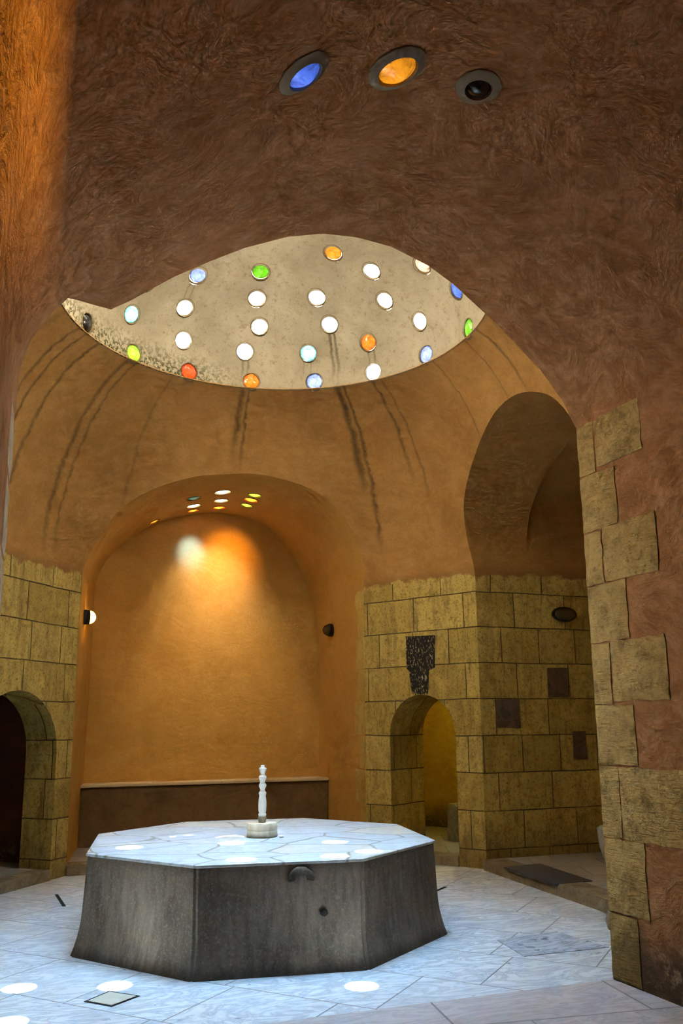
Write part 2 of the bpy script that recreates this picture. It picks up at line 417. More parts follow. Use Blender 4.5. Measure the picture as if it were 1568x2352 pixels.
def loft(rings, cap=True):
    """closed solid from rings of equal length"""
    bm = bmesh.new()
    vs = [[bm.verts.new(p) for p in r] for r in rings]
    n = len(rings[0])
    for a, b in zip(vs, vs[1:]):
        for i in range(n):
            j = (i + 1) % n
            bm.faces.new((a[i], a[j], b[j], b[i]))
    if cap:
        bm.faces.new(vs[0][::-1]); bm.faces.new(vs[-1])
    bmesh.ops.recalc_face_normals(bm, faces=bm.faces[:])
    return bm

def box_bm(bm, x0, x1, y0, y1, z0, z1, mtx=None):
    vs = [Vector((x, y, z)) for z in (z0, z1) for x, y in ((x0, y0), (x1, y0), (x1, y1), (x0, y1))]
    if mtx is not None: vs = [mtx @ v for v in vs]
    v = [bm.verts.new(p) for p in vs]
    for f in ((3, 2, 1, 0), (4, 5, 6, 7), (0, 1, 5, 4), (1, 2, 6, 5), (2, 3, 7, 6), (3, 0, 4, 7)): bm.faces.new([v[i] for i in f])
    return v

def lathe(profile, seg=32):
    """profile: (r, z) from bottom to top"""
    bm = bmesh.new(); rings = []
    for r, z in profile:
        rings.append([bm.verts.new((r * math.cos(2 * PI * i / seg), r * math.sin(2 * PI * i / seg), z)) for i in range(seg)])
    for a, b in zip(rings, rings[1:]):
        for i in range(seg):
            j = (i + 1) % seg
            bm.faces.new((a[i], a[j], b[j], b[i]))
    bm.faces.new(rings[0][::-1]); bm.faces.new(rings[-1])
    return bm

def resample(pts, n):
    """points along a polyline, evenly by length (keeps ends)"""
    L = [0.0]
    for a, b in zip(pts, pts[1:]): L.append(L[-1] + (Vector(b) - Vector(a)).length)
    out = []
    for k in range(n):
        s = L[-1] * k / (n - 1); i = 0
        while i < len(L) - 2 and L[i + 1] < s: i += 1
        t = (s - L[i]) / max(1e-9, L[i + 1] - L[i])
        out.append(tuple(Vector(pts[i]).lerp(Vector(pts[i + 1]), t)))
    return out

def catmull(pts, k=4):
    P = [Vector(p) for p in pts]; P = [2 * P[0] - P[1]] + P + [2 * P[-1] - P[-2]]
    out = []
    for i in range(1, len(P) - 2):
        for j in range(k):
            t = j / k; a, b, c, d = P[i - 1], P[i], P[i + 1], P[i + 2]
            out.append(.5 * ((2 * b) + (c - a) * t + (2 * a - 5 * b + 4 * c - d) * t * t + (3 * b - a - 3 * c + d) * t ** 3))
    out.append(P[-2]); return [tuple(v) for v in out]

# ------------------------------------------------------------------ the hollow of the bath: rooms joined into one shell
POLY = [(2.0, 2.91), (-1.30, 2.91), (-2.38, 1.51), (-2.40, -1.3), (-1.97, -2.07), (1.73, -2.07), (2.70, -1.12), (2.83, 1.61)]
def r_poly(th):
    d = Vector((math.cos(th), math.sin(th))); best = 99
    for i in range(len(POLY)):
        a = Vector(POLY[i]) - Vector((CX, CY)); b = Vector(POLY[(i + 1) % len(POLY)]) - Vector((CX, CY)); e = b - a
        den = d.x * (-e.y) + e.x * d.y
        if abs(den) < 1e-9: continue
        t = (a.x * (-e.y) + e.x * a.y) / den; s = (d.x * a.y - d.y * a.x) / den
        if t > 0 and -1e-6 <= s <= 1 + 1e-6: best = min(best, t)
    return best

def central_solid():
    corner = [math.atan2(y - CY, x - CX) % (2 * PI) for x, y in POLY]
    ths = sorted(set(corner + [2 * PI * i / 96 for i in range(96) if min(abs(2 * PI * i / 96 - c) for c in corner) > .02]))
    rp = [r_poly(t) for t in ths]
    sm = []
    for t in ths:
        acc = wsum = 0
        for k in range(-12, 13):
            dt = k * .03; wgt = math.exp(-(dt / .16) ** 2); acc += wgt * r_poly(t + dt); wsum += wgt
        sm.append(acc / wsum)
    rings = [[(CX + r * math.cos(t), CY + r * math.sin(t), -.06) for t, r in zip(ths, rp)]]
    N = 22
    for k in range(N + 1):
        u = k / N; z = SPRING + (RIM_Z - .006 - SPRING) * u
        wt = min(1, u * 3.0)
        ring = []
        for t, r, s in zip(ths, rp, sm):
            k2 = min(1, max(0, (-math.sin(t) - .45) / .3)); k2 = k2 * k2 * (3 - 2 * k2)      # the wall over the near arch hardly leans
            g = (.78 * u ** 2 + .22 * u ** 12) * (1 - k2) + k2 * u ** 9; rr = (r + (s - r) * wt * (1 - k2)) * (1 - g) + RIM_R * g
            ring.append((CX + rr * math.cos(t), CY + rr * math.sin(t), z))
        rings.append(ring)
    rings.append([(CX + RIM_R * math.cos(t), CY + RIM_R * math.sin(t), RIM_Z) for t in ths])
    return loft(rings)

# niche (north): the mouth follows the leaning wall, the back is flat at y = 4.57
NF = [(-1.30, 2.95, .10), (-1.30, 2.94, 1.2), (-1.30, 2.92, 2.2), (-1.29, 2.92, 3.03), (-1.27, 2.91, 3.22), (-1.12, 2.85, 3.56), (-.91, 2.74, 3.87), (-.60, 2.63, 4.09), (-.18, 2.55, 4.25),
      (.20, 2.51, 4.31), (.60, 2.47, 4.34), (1.13, 2.50, 4.26), (1.48, 2.58, 4.10), (1.75, 2.74, 3.83), (1.93, 2.86, 3.52), (2.0, 2.9, 3.17), (2.0, 2.92, 2.2), (2.0, 2.94, 1.2), (2.0, 2.95, .10)]
NB = [(-1.09, 4.57, .10), (-1.08, 4.57, 1.2), (-1.06, 4.57, 2.4), (-1.06, 4.57, 3.14), (-1.03, 4.57, 3.38), (-.92, 4.57, 3.62), (-.70, 4.57, 3.87), (-.38, 4.57, 4.10), (-.04, 4.57, 4.25),
      (.30, 4.57, 4.33), (.62, 4.57, 4.35), (1.02, 4.57, 4.28), (1.34, 4.57, 4.10), (1.62, 4.57, 3.75), (1.80, 4.57, 3.38), (1.90, 4.57, 2.98), (1.95, 4.57, 2.3), (1.96, 4.57, 1.2), (1.96, 4.57, .10)]
def niche_solid():
    f = catmull(NF, 3); b = catmull(NB, 3)
    f = [(max(-1.30, min(2.0, x)), y, max(z, .10)) for x, y, z in f]
    ext = [tuple(Vector(p) - Vector((0, .55 + (p[1] - 2.4), 0))) for p in f]
    mid = [tuple(Vector(p).lerp(Vector(q), .5)) for p, q in zip(f, b)]
    return loft([ext, f, mid, b])

# right-hand bay (east)
E_PROF = [(1.61, .10), (1.61, 1.2), (1.61, 2.3), (1.61, 3.12), (1.61, 3.45), (1.50, 3.82), (1.26, 4.09), (.96, 4.28), (.60, 4.44), (.25, 4.53), (-.11, 4.53), (-.42, 4.43), (-.62, 4.28), (-.78, 3.98),
          (-.92, 3.6), (-1.02, 3.1), (-1.06, 2.2), (-1.06, 1.2), (-1.06, .10)]
def bay_solid(sx, x0, x1, prof):
    pr = catmull([(y, z, 0) for y, z in prof], 3)
    pr = [(max(-1.06, min(1.61, a)), max(.10, b)) for a, b, _ in pr]
    return loft([[(x, y, z) for y, z in pr] for x in (x0, x1)])
E2_PROF = [(1.61, .10), (1.61, 1.2), (1.61, 2.3), (1.61, 3.12), (1.61, 3.7), (1.60, 3.98), (1.50, 4.15), (1.2, 4.35), (.75, 4.4), (.25, 4.4), (-.2, 4.3), (-.5, 4.1), (-.72, 3.8),
          (-.90, 3.45), (-.98, 3.0), (-1.0, 2.2), (-1.0, 1.2), (-1.0, .10)]
def bay_inner():
    ys = [(1.6095, .10), (1.6095, 3.9), (1.59, 4.04), (1.50, 4.16), (1.36, 4.27), (1.15, 4.36), (.8, 4.40), (.3, 4.40), (-.2, 4.25), (-.55, 3.95), (-.8, 3.5), (-.95, 3.0), (-1.0, .10)]
    return loft([[(x, y, z) for y, z in ys] for x in (3.5, 4.75)])
W_PROF = [(1.51, .10), (1.51, 1.2), (1.51, 2.3), (1.51, 3.05), (1.49, 3.4), (1.38, 3.78), (1.15, 4.05), (.82, 4.28), (.42, 4.42), (.1, 4.45), (-.25, 4.4), (-.6, 4.2), (-.9, 3.9), (-1.1, 3.5), (-1.2, 3.05), (-1.22, 2.2), (-1.22, 1.2), (-1.22, .10)]
def west_solid():
    pr = catmull([(y, z, 0) for y, z in W_PROF], 3)
    pr = [(max(-1.22, min(1.51, a)), max(.10, b)) for a, b, _ in pr]
    return loft([[(x, y, z) for y, z in pr] for x in (-4.2, -1.75)])

# near vault (south): open arch at y = -2.07 with the broken left haunch
S_FRONT = [(1.64, -.07), (1.64, 1.2), (1.64, 2.4), (1.64, 3.10), (1.635, 3.43), (1.54, 3.62), (1.38, 3.82), (1.19, 3.99), (1.0, 4.15), (.75, 4.34), (.58, 4.44), (.32, 4.53), (.08, 4.55), (-.15, 4.53),
           (-.38, 4.46), (-.65, 4.33), (-.86, 4.20), (-1.07, 4.06), (-1.31, 3.87), (-1.41, 3.80), (-1.50, 3.812), (-1.60, 3.828), (-1.66, 3.832), (-1.74, 3.80), (-1.82, 3.74), (-1.865, 3.43), (-1.875, 3.1), (-1.88, 2.4), (-1.885, 1.2), (-1.885, -.07)]
S_BACK = list(S_FRONT)
for i, p in {19: (-1.43, 3.795), 20: (-1.515, 3.74), 21: (-1.60, 3.67), 22: (-1.67, 3.60), 23: (-1.74, 3.50), 24: (-1.805, 3.38), 25: (-1.855, 3.2), 26: (-1.875, 3.0)}.items(): S_BACK[i] = p
def near_ring(prof, y):
    k = .047 * (-2.07 - y)
    return [(x + k * max(0, x) / 1.64, y, z) for x, z in prof]
def near_solid():
    # the crease of the broken haunch runs up from (-1.41, 3.80) as it goes back
    S_MID = list(S_FRONT)
    for i, p in {18: (-1.31, 3.875), 19: (-1.49, 3.765), 20: (-1.53, 3.755), 21: (-1.55, 3.745), 22: (-1.60, 3.715), 23: (-1.74, 3.53), 24: (-1.81, 3.40), 25: (-1.857, 3.22)}.items(): S_MID[i] = p
    return loft([near_ring(S_FRONT, -1.72), near_ring(S_FRONT, -2.07), near_ring(S_MID, -2.42), near_ring(S_BACK, -2.9), near_ring(S_BACK, -4.2), near_ring(S_BACK, -6.5), near_ring(S_BACK, -9.2)])

# small doors in the two slanting walls
NE_A = Vector((2.0, 2.91, 0)); NE_E = Vector((.538, -.843, 0)); NE_N = Vector((.843, .538, 0))
NW_A = Vector((-1.30, 2.91, 0)); NW_E = Vector((-.611, -.7916, 0)); NW_N = Vector((-.7916, .611, 0))
def arch_prof(s0, s1, spring, crown, n=14):
    c = (s0 + s1) / 2; r = (s1 - s0) / 2
    pts = [(s0, .10), (s0, .8), (s0, spring)]
    for i in range(1, n): a = PI - PI * i / n; pts.append((c + r * math.cos(a), spring + (crown - spring) * math.sin(a)))
    pts += [(s1, spring), (s1, .8), (s1, .10)]
    return pts
def door_solid(A, E, N, prof, d0, d1):
    return loft([[tuple(A + E * s + N * d + Vector((0, 0, z))) for s, z in prof] for d in (d0, d1)])
def cell_solid(A, E, N, s0, s1, d0, d1, z1):
    bm = bmesh.new(); m = Matrix((E, N, Vector((0, 0, 1)))).transposed().to_4x4(); m.translation = A
    box_bm(bm, s0, s1, d0, d1, .10, z1, m); bmesh.ops.recalc_face_normals(bm, faces=bm.faces[:]); return bm
NE_DOOR = arch_prof(.352, 1.222, 1.38, 1.815); NW_DOOR = arch_prof(.262, 1.50, 1.25, 1.845)

TAGS = {}
def solid(name, bm):
    m = bpy.data.materials.new('tag_' + name); TAGS[m.name] = name
    o = link_mesh(name, bm, m); return o

near_bm = near_solid(); niche_bm = niche_solid()
bvh_near = BVHTree.FromBMesh(near_bm); bvh_niche = BVHTree.FromBMesh(niche_bm)
def up_hit(bvh, x, y):
    loc, nrm, _, _ = bvh.ray_cast(Vector((x, y, 3.0)), Vector((0, 0, 1)))
    if nrm.z < 0: nrm = -nrm
    return loc, nrm                                                   # nrm points out of the hollow (upwards)

NEAR_BULBS = [(-.745, -3.60, .075, 'blue'), (-.265, -3.52, .09, 'amber'), (.18, -3.49, .06, 'dark')]
NICHE_BULBS = [(.03, 3.66, .085, 'seagreen'), (.35, 3.44, .095, 'white'), (.76, 3.46, .08, 'lime'), (.10, 4.08, .085, 'white'), (.42, 3.88, .085, 'cream'), (.77, 3.70, .085, 'orange'), (.78, 3.98, .075, 'lime'), (.47, 4.27, .08, 'orange'), (.14, 4.36, .07, 'orange'), (-.36, 4.38, .07, 'amber')]
SOLIDS = [solid('middle', central_solid()), solid('niche', niche_bm.copy()), solid('east', bay_solid(1, 1.9, 3.83, E_PROF)), solid('east_inner', bay_inner()), solid('west', west_solid()), solid('near', near_bm.copy()),
          solid('doorway', door_solid(NE_A, NE_E, NE_N, NE_DOOR, -.3, .72)), solid('cell', cell_solid(NE_A, NE_E, NE_N, -.75, 1.9, .70, 2.15, 2.6)),
          solid('doorway_left', door_solid(NW_A, NW_E, NW_N, NW_DOOR, -.3, .40)), solid('cell_left', cell_solid(NW_A, NW_E, NW_N, -.05, 2.1, .37, 2.4, 2.6))]
SPOTS = []
for lst, bvh in ((NEAR_BULBS, bvh_near), (NICHE_BULBS, bvh_niche)):
    for x, y, r, kind in lst:
        loc, nrm = up_hit(bvh, x, y)
        SPOTS.append((loc, nrm, r, kind, lst is NEAR_BULBS))
        bm = bmesh.new(); q = nrm.to_track_quat('Z', 'Y').to_matrix().to_4x4(); q.translation = loc
        bmesh.ops.create_cone(bm, cap_ends=True, segments=24, radius1=r * 1.08, radius2=r * .98, depth=.20, matrix=q)
        SOLIDS.append(solid('pocket' + str(len(SPOTS)), bm))

base = SOLIDS[0]
for o in SOLIDS[1:]:
    md = base.modifiers.new('u', 'BOOLEAN'); md.operation = 'UNION'; md.solver = 'EXACT'; md.object = o
    md.material_mode = 'TRANSFER'
dg = bpy.context.evaluated_depsgraph_get(); dg.update()
shell = bpy.data.meshes.new_from_object(base.evaluated_get(dg))
mat_names = [m.name if m else '' for m in shell.materials]
for o in SOLIDS: bpy.data.objects.remove(o)

PARTS = {'wall_middle': [], 'wall_north': [], 'wall_east': [], 'wall_west': [], 'wall_south': [], 'floor_2': [], 'wall_northeast': [], 'wall_northwest': []}
WHERE = {'middle': 'wall_middle', 'niche': 'wall_north', 'east': 'wall_east', 'east_inner': 'wall_east', 'west': 'wall_west', 'near': 'wall_south', 'doorway': 'wall_middle', 'cell': 'wall_northeast', 'doorway_left': 'wall_middle', 'cell_left': 'wall_northwest'}
bm = bmesh.new(); bm.from_mesh(shell)
bmesh.ops.remove_doubles(bm, verts=bm.verts[:], dist=1e-5)
lay = bm.faces.layers.int.new('part'); keys = list(PARTS)
uvl = bm.loops.layers.uv.new('uv')
for f in bm.faces:
    f.normal_flip(); f.normal_update()                                # look inwards
    c = f.calc_center_median(); t = TAGS.get(mat_names[f.material_index], 'middle')
    n = f.normal
    if n.z > .95 and c.z < .05: continue              # main floor laid separately
    if n.z < -.95 and c.z > RIM_Z - .01 and t == 'middle': continue   # open to the dome
    if n.z > .95 and c.z < .15: part = 'floor_2'
    elif t.startswith('pocket'): part = 'wall_south' if c.y < 0 else 'wall_north'
    else: part = WHERE[t]
    f[lay] = keys.index(part) + 1
    if abs(n.z) < .8: tg = Vector((-n.y, n.x, 0)).normalized()
    for lp in f.loops:
        p = lp.vert.co
        lp[uvl].uv = (p.dot(tg), p.z) if abs(n.z) < .8 else (p.x, p.y)
PART_MAT = {'wall_middle': M_MID, 'wall_north': M_NICHE, 'wall_east': M_BAY, 'wall_west': M_BAY, 'wall_south': M_NEAR, 'floor_2': M_RAISED, 'wall_northeast': M_YEL, 'wall_northwest': M_CELL}
for k, nm in enumerate(keys):
    b2 = bm.copy(); l2 = b2.faces.layers.int['part']
    bmesh.ops.delete(b2, geom=[f for f in b2.faces if f[l2] != k + 1], context='FACES')
    for f in b2.faces: f.material_index = 0
    if len(b2.faces) == 0: b2.free(); continue
    o = link_mesh(nm, b2, PART_MAT[nm], None, math.radians(32)); tag(o, kind='structure')
    if nm == 'wall_south':                                             # crisp arrises of the broken haunch
        for e in o.data.edges:
            a, b = (o.data.vertices[i].co for i in e.vertices)
            if a.y > b.y: a, b = b, a
            for p, q in (((-1.41, 3.80), (-1.49, 3.765)), ((-1.66, 3.832), (-1.60, 3.715))):
                if (Vector((b.x, b.z)) - Vector(p)).length < .03 and (Vector((a.x, a.z)) - Vector(q)).length < .03 and -2.5 < a.y < -2.3: e.use_edge_sharp = True
bm.free()

# ------------------------------------------------------------------ main floor
bm = bmesh.new()
v = [bm.verts.new(p) for p in ((-3.2, -2.07, 0), (3.2, -2.07, 0), (3.2, 3.2, 0), (-3.2, 3.2, 0))]; bm.faces.new(v)
tag(link_mesh('floor', bm, M_FLOOR), kind='structure')
bm = bmesh.new()
v = [bm.verts.new(p) for p in ((-2.2, -9.3, 0), (2.4, -9.3, 0), (2.4, -2.07, 0), (-2.2, -2.07, 0))]; bm.faces.new(v)
tag(link_mesh('floor_1', bm, M_NEARFLOOR), kind='structure')

# stone kerbs that carry the raised floors of the bays and doorways
def kerb(name, a, b, depth, mat=M_CARVED):
    a = Vector((*a, 0)); b = Vector((*b, 0)); e = (b - a).normalized(); n = Vector((-e.y, e.x, 0)); L = (b - a).length
    m = Matrix((e, n, Vector((0, 0, 1)))).transposed().to_4x4(); m.translation = a
    bm = bmesh.new(); box_bm(bm, 0, L, 0, depth, -.01, .104, m)
    bmesh.ops.bevel(bm, geom=bm.edges[:], offset=.006, segments=2, affect='EDGES')
    return tag(link_mesh(name, bm, mat, None, .6), kind='structure')
kerb('trim_1', (2.68, -1.05), (2.775, 1.58), -.26)
kerb('trim_2', (-1.29, 2.885), (1.99, 2.885), .24)
p0 = NE_A + NE_E * .36 - NE_N * .02; p1 = NE_A + NE_E * 1.215 - NE_N * .02; kerb('trim_3', p0[:2], p1[:2], .2)
p0 = NW_A + NW_E * .27 - NW_N * .02; p1 = NW_A + NW_E * 1.49 - NW_N * .02; kerb('trim_4', p0[:2], p1[:2], -.2)

# ------------------------------------------------------------------ dome shell with its round holes
DR, DH, DT = 1.856, 1.25, .24
DOME_BULBS = [  # azimuth, height angle, glass, label
    (42.0, 56.8, 'amber', 'amber glass skylight highest in view in the dome, just under the arch crown'),
    (83.4, 51.6, 'green', 'green glass skylight high in the dome left of the amber one, beside the blue one'),
    (111.7, 44.4, 'paleblue', 'pale blue glass skylight high in the left part of the dome with dark drips below'),
    (28.6, 45.6, 'white', 'bright white glass skylight in the dome just right of the topmost amber one'),
    (5.5, 37.2, 'pink', 'pinkish glass skylight at the right arch edge with a dark streak running from it'),
    (-1.5, 20.8, 'blue', 'deep blue glass skylight at the right end of the dome below the pinkish one'),
    (83.5, 40.9, 'white', 'bright white glass skylight straight below the green upper one in the dome'),
    (57.8, 41.1, 'white', 'bright white glass skylight mid dome, below and left of the topmost amber one'),
    (30.1, 33.2, 'cream', 'creamy white glass skylight in the dome below the bright white one at upper right'),
    (111.0, 30.7, 'cream', 'small creamy glass skylight in the left of the dome below the pale blue one'),
    (129.4, 19.2, 'teal', 'teal rimmed glass skylight at the left of the dome beside the plaster corner'),
    (146.1, 4.5, 'dark', 'unlit black round skylight at the mossy far left foot of the dome'),
    (81.5, 29.2, 'cream', 'dim creamy glass skylight in the dome, second below the green upper one'),
    (54.8, 29.3, 'white', 'white glass skylight in the dome above the widest dark drip stain'),
    (19.9, 19.3, 'cream', 'creamy white glass skylight right of the dome above the blue one at its foot'),
    (-1.0, 3.2, 'green', 'green glass skylight at the right foot of the dome'),
    (108.1, 17.2, 'white', 'small white glass skylight in the left of the dome straight above the red one'),
    (125.0, 2.8, 'lime', 'yellow green mossy glass skylight at the left foot of the dome'),
    (86.1, 17.5, 'white', 'bright white glass skylight just above the orange one at the dome foot'),
    (63.9, 17.4, 'teal', 'pale aqua glass skylight above the blue violet one at the dome foot'),
    (41.8, 18.3, 'orange', 'orange glass skylight right of the aqua one, above a bright white one'),
    (20.6, 4.0, 'paleblue', 'pale blue glass skylight at the right foot of the dome, cut by the rim'),
    (104.6, 3.2, 'red', 'red glass skylight at the left foot of the dome among black mould'),
    (83.4, 3.3, 'orange', 'glowing orange glass skylight at the dome foot directly above the niche arch'),
    (62.2, 3.5, 'paleblue', 'blue violet glass skylight at the dome foot right of the glowing orange one'),
    (41.5, 4.1, 'white', 'glaring white glass skylight at the dome foot below the orange one'),
    (129.7, 33.7, 'pink', 'sliver of a peach glass skylight at the upper left edge of the arch')]
SUN_MARKS = [(-1.0, -.19, .65), (-.28, -.26, .65), (-.38, -1.04, .65), (.5, -1.03, .65), (.44, -.5, .65), (.22, -1.14, .65), (-1.72, -1.58, 0), (-1.15, -1.13, 0), (-1.68, -.97, 0), (.2, -1.66, 0)]   # bright spots on the floor
def sun_hit(x, y, z):
    sc = Vector((1 / DR, 1 / DR, 1 / DH)); o = Vector(((x - CX) * sc.x, (y - CY) * sc.y, (z - RIM_Z) * sc.z)); d = Vector((-SUN_D.x * sc.x, -SUN_D.y * sc.y, -SUN_D.z * sc.z))
    a, b, c = d.dot(d), o.dot(d), o.dot(o) - 1
    return Vector((x, y, z)) - SUN_D * ((-b + math.sqrt(b * b - a * c)) / a)
HID = [(-24, 4, 1), (-46, 4, 0), (-71, 4, 0), (-94, 4, 0), (-117, 4, 0), (-140, 4, 0), (-162, 4, 0), (172, 4, 2), (-22, 19, 1), (-46, 19, 0), (-90, 19, 0), (-112, 19, 0), (-162, 20, 0), (158, 20, 2), (172, 20, 2),
       (-80, 33, 0), (-104, 34, 0), (156, 34, 2), (150, 48, 2), (-25, 34, 0), (128, 64, 3), (92, 66, 3), (62, 70, 3)]
HID_GLOW = (5.0, 600.0, 430.0, 160.0)  # the stronger groups are unseen skylights added and placed to brighten the walls
DC = Vector((CX, CY, RIM_Z))
def dome_pt(az, el, k=0.0):
    a, e = math.radians(az), math.radians(el)
    p = Vector(((DR + k) * math.cos(e) * math.cos(a), (DR + k) * math.cos(e) * math.sin(a), (DH + k) * math.sin(e)))
    n = Vector((p.x / (DR + k) ** 2, p.y / (DR + k) ** 2, p.z / (DH + k) ** 2)).normalized()
    return DC + p, n
def dome_mesh():
    bm = bmesh.new(); seg = 96; rows = 26
    def layer(k, skirt):
        rs = []
        if skirt: rs.append([bm.verts.new((CX + (DR + k) * math.cos(2 * PI * i / seg), CY + (DR + k) * math.sin(2 * PI * i / seg), RIM_Z - .03)) for i in range(seg)])
        if not skirt: rs.append([bm.verts.new((CX + 1.8435 * math.cos(2 * PI * i / seg), CY + 1.8435 * math.sin(2 * PI * i / seg), RIM_Z - .012)) for i in range(seg)])
        for j in range(rows):
            e = math.radians(88.5 * j / (rows - 1))
            rs.append([bm.verts.new(DC + Vector(((DR + k) * math.cos(e) * math.cos(2 * PI * i / seg), (DR + k) * math.cos(e) * math.sin(2 * PI * i / seg), (DH + k) * math.sin(e)))) for i in range(seg)])
        for a, b in zip(rs, rs[1:]):
            for i in range(seg): bm.faces.new((a[i], a[(i + 1) % seg], b[(i + 1) % seg], b[i]))
        bm.faces.new(rs[-1]); return rs[0]
    a = layer(0, False); b = layer(DT, True)
    for i in range(seg): bm.faces.new((b[i], b[(i + 1) % seg], a[(i + 1) % seg], a[i]))
    bmesh.ops.recalc_face_normals(bm, faces=bm.faces[:]); return bm
dome = link_mesh('ceiling', dome_mesh(), M_DOME)
cut = bmesh.new(); BR = .088
def hole(p, axis, r, depth):
    q = axis.to_track_quat('Z', 'Y').to_matrix().to_4x4(); q.translation = p
    bmesh.ops.create_cone(cut, cap_ends=True, segments=20, radius1=r, radius2=r, depth=depth, matrix=q)
for az, el, *_ in DOME_BULBS: p, n = dome_pt(az, max(el, 3.4), DT / 2); hole(p, n, BR * 1.06, .5)
for az, el, _ in HID: p, n = dome_pt(az, max(el, 3.4), DT / 2); hole(p, n, BR * 1.06, .5)
for mk in SUN_MARKS: p = sun_hit(*mk); hole(p - SUN_D * .12, -SUN_D, .074, .9)
cutter = link_mesh('cutter', cut, M_DOME)
md = dome.modifiers.new('h', 'BOOLEAN'); md.operation = 'DIFFERENCE'; md.solver = 'EXACT'; md.object = cutter; md.use_self = True
dg = bpy.context.evaluated_depsgraph_get(); dg.update()
me = bpy.data.meshes.new_from_object(dome.evaluated_get(dg)); dome.modifiers.clear(); dome.data = me
bpy.data.objects.remove(cutter)
me.materials.clear(); me.materials.append(M_DOME)
for pl in me.polygons: pl.material_index = 0
shade(me, math.radians(35)); tag(dome, kind='structure')

# ------------------------------------------------------------------ glass skylights
def lens_mesh(r, bulge=.35):
    bm = bmesh.new(); seg = 24; rings = []
    for k in range(5):
        rr = r * (1 - k / 5.0); z = -bulge * r * (1 - (1 - k / 5.0) ** 2)
        rings.append([bm.verts.new((rr * math.cos(2 * PI * i / seg), rr * math.sin(2 * PI * i / seg), z)) for i in range(seg)])
    tip = bm.verts.new((0, 0, -bulge * r))
    for a, b in zip(rings, rings[1:]):
        for i in range(seg): bm.faces.new((a[i], b[i], b[(i + 1) % seg], a[(i + 1) % seg]))
    for i in range(seg): bm.faces.new((rings[-1][i], tip, rings[-1][(i + 1) % seg]))
    back = [bm.verts.new((r * .96 * math.cos(2 * PI * i / seg), r * .96 * math.sin(2 * PI * i / seg), .03)) for i in range(seg)]
    for i in range(seg): bm.faces.new((rings[0][i], rings[0][(i + 1) % seg], back[(i + 1) % seg], back[i]))
    bm.faces.new(back)
    bmesh.ops.recalc_face_normals(bm, faces=bm.faces[:]); return bm
def collar_mesh(r, wd, rnd):
    bm = bmesh.new(); seg = 28; A = []; B = []; Cc = []
    for i in range(seg):
        a = 2 * PI * i / seg; j = 1 + .16 * (rnd.random() - .5)
        A.append(bm.verts.new((r * 1.0 * math.cos(a), r * 1.0 * math.sin(a), .012)))
        B.append(bm.verts.new((r * 1.06 * math.cos(a), r * 1.06 * math.sin(a), -.008)))
        Cc.append(bm.verts.new(((r + wd * j) * math.cos(a), (r + wd * j) * math.sin(a), .010)))
    for i in range(seg):
        k = (i + 1) % seg
        bm.faces.new((A[i], B[i], B[k], A[k])); bm.faces.new((B[i], Cc[i], Cc[k], B[k])); bm.faces.new((Cc[i], A[i], A[k], Cc[k]))
    bmesh.ops.recalc_face_normals(bm, faces=bm.faces[:]); return bm
rnd = random.Random(3)
LENS = {}
def skylight(p, n, r, mat, label, group, collar=.02, depth=.02, cmat=M_MORTAR, bulge=.35):
    q = n.to_track_quat('Z', 'Y').to_matrix().to_4x4(); q.translation = p
    o = empty('glass_skylight', p); o.matrix_world = q
    tag(o, label, 'skylight', group)
    g = link_mesh('glass', lens_mesh(r, bulge), mat, o, .8); g.location = (0, 0, depth)
    if collar:
        c = link_mesh('mortar_collar', collar_mesh(r * 1.03, collar, rnd), cmat, o, .6)
        if bulge > .4: c.location = (0, 0, -.016)
    return o
BRIGHT = {('white'): GLOW_WHITE, 'cream': GLOW_WHITE * .45, 'dark': .0, 'teal': 3.5, 'paleblue': 1.9, 'pink': 2.0, 'lime': 1.3, 'amber': 1.35, 'orange': 1.5, 'red': 1.2, 'green': 1.0, 'blue': 1.3, 'seagreen': .45}
for az, el, kind, label in DOME_BULBS:
    p, n = dome_pt(az, max(el, 3.4)); skylight(p, n, BR, mat_glass(kind, BRIGHT[kind]), label, 'glass skylights of the dome', .022, .012)
M_CLEAR = mat_clear_glass(GLOW_WHITE_FRONT)
for mk in SUN_MARKS:
    p = sun_hit(*mk); skylight(p - SUN_D * .24, -SUN_D, .0735, M_CLEAR, 'clear glass skylight on the near side of the dome, hidden behind the arch', 'clear glass skylights hidden behind the arch', 0, .0)
for az, el, k in HID:
    p, n = dome_pt(az, max(el, 3.4)); skylight(p, n, BR, mat_glass('warmwhite', HID_GLOW[k]), 'frosted glass skylight out of view in the dome, brightest ones added to light the walls', 'frosted glass skylights hidden behind the arch', .022, .012)
NEAR_LAB = ['blue glass skylight in a stained ring in the near vault, left of the orange one', 'large orange glass skylight in a stained ring in the near vault', 'unlit dark round skylight in the near vault right of the orange one']
NICHE_LAB = ['sea green glass skylight leftmost of the front row in the niche vault', 'large white glass skylight nearest the edge of the niche arch', 'thin pale yellow glass skylight rightmost of the front row in the niche vault',
             'pale glass skylight below the sea green one in the niche vault', 'white glass skylight in the centre of the niche vault group', 'orange glass skylight at the right of the niche vault group',
             'pale yellow sliver skylight under the right hand orange one in the niche vault', 'small orange glass skylight near the back wall of the niche', 'tiny orange sliver skylight at the back left of the niche vault', 'faint amber skylight far left along the back edge of the niche vault']
NB_GLOW = {'white': 14.0, 'cream': 14.0, 'lime': 4.0, 'orange': 7.0, 'seagreen': .5, 'amber': 2.0}
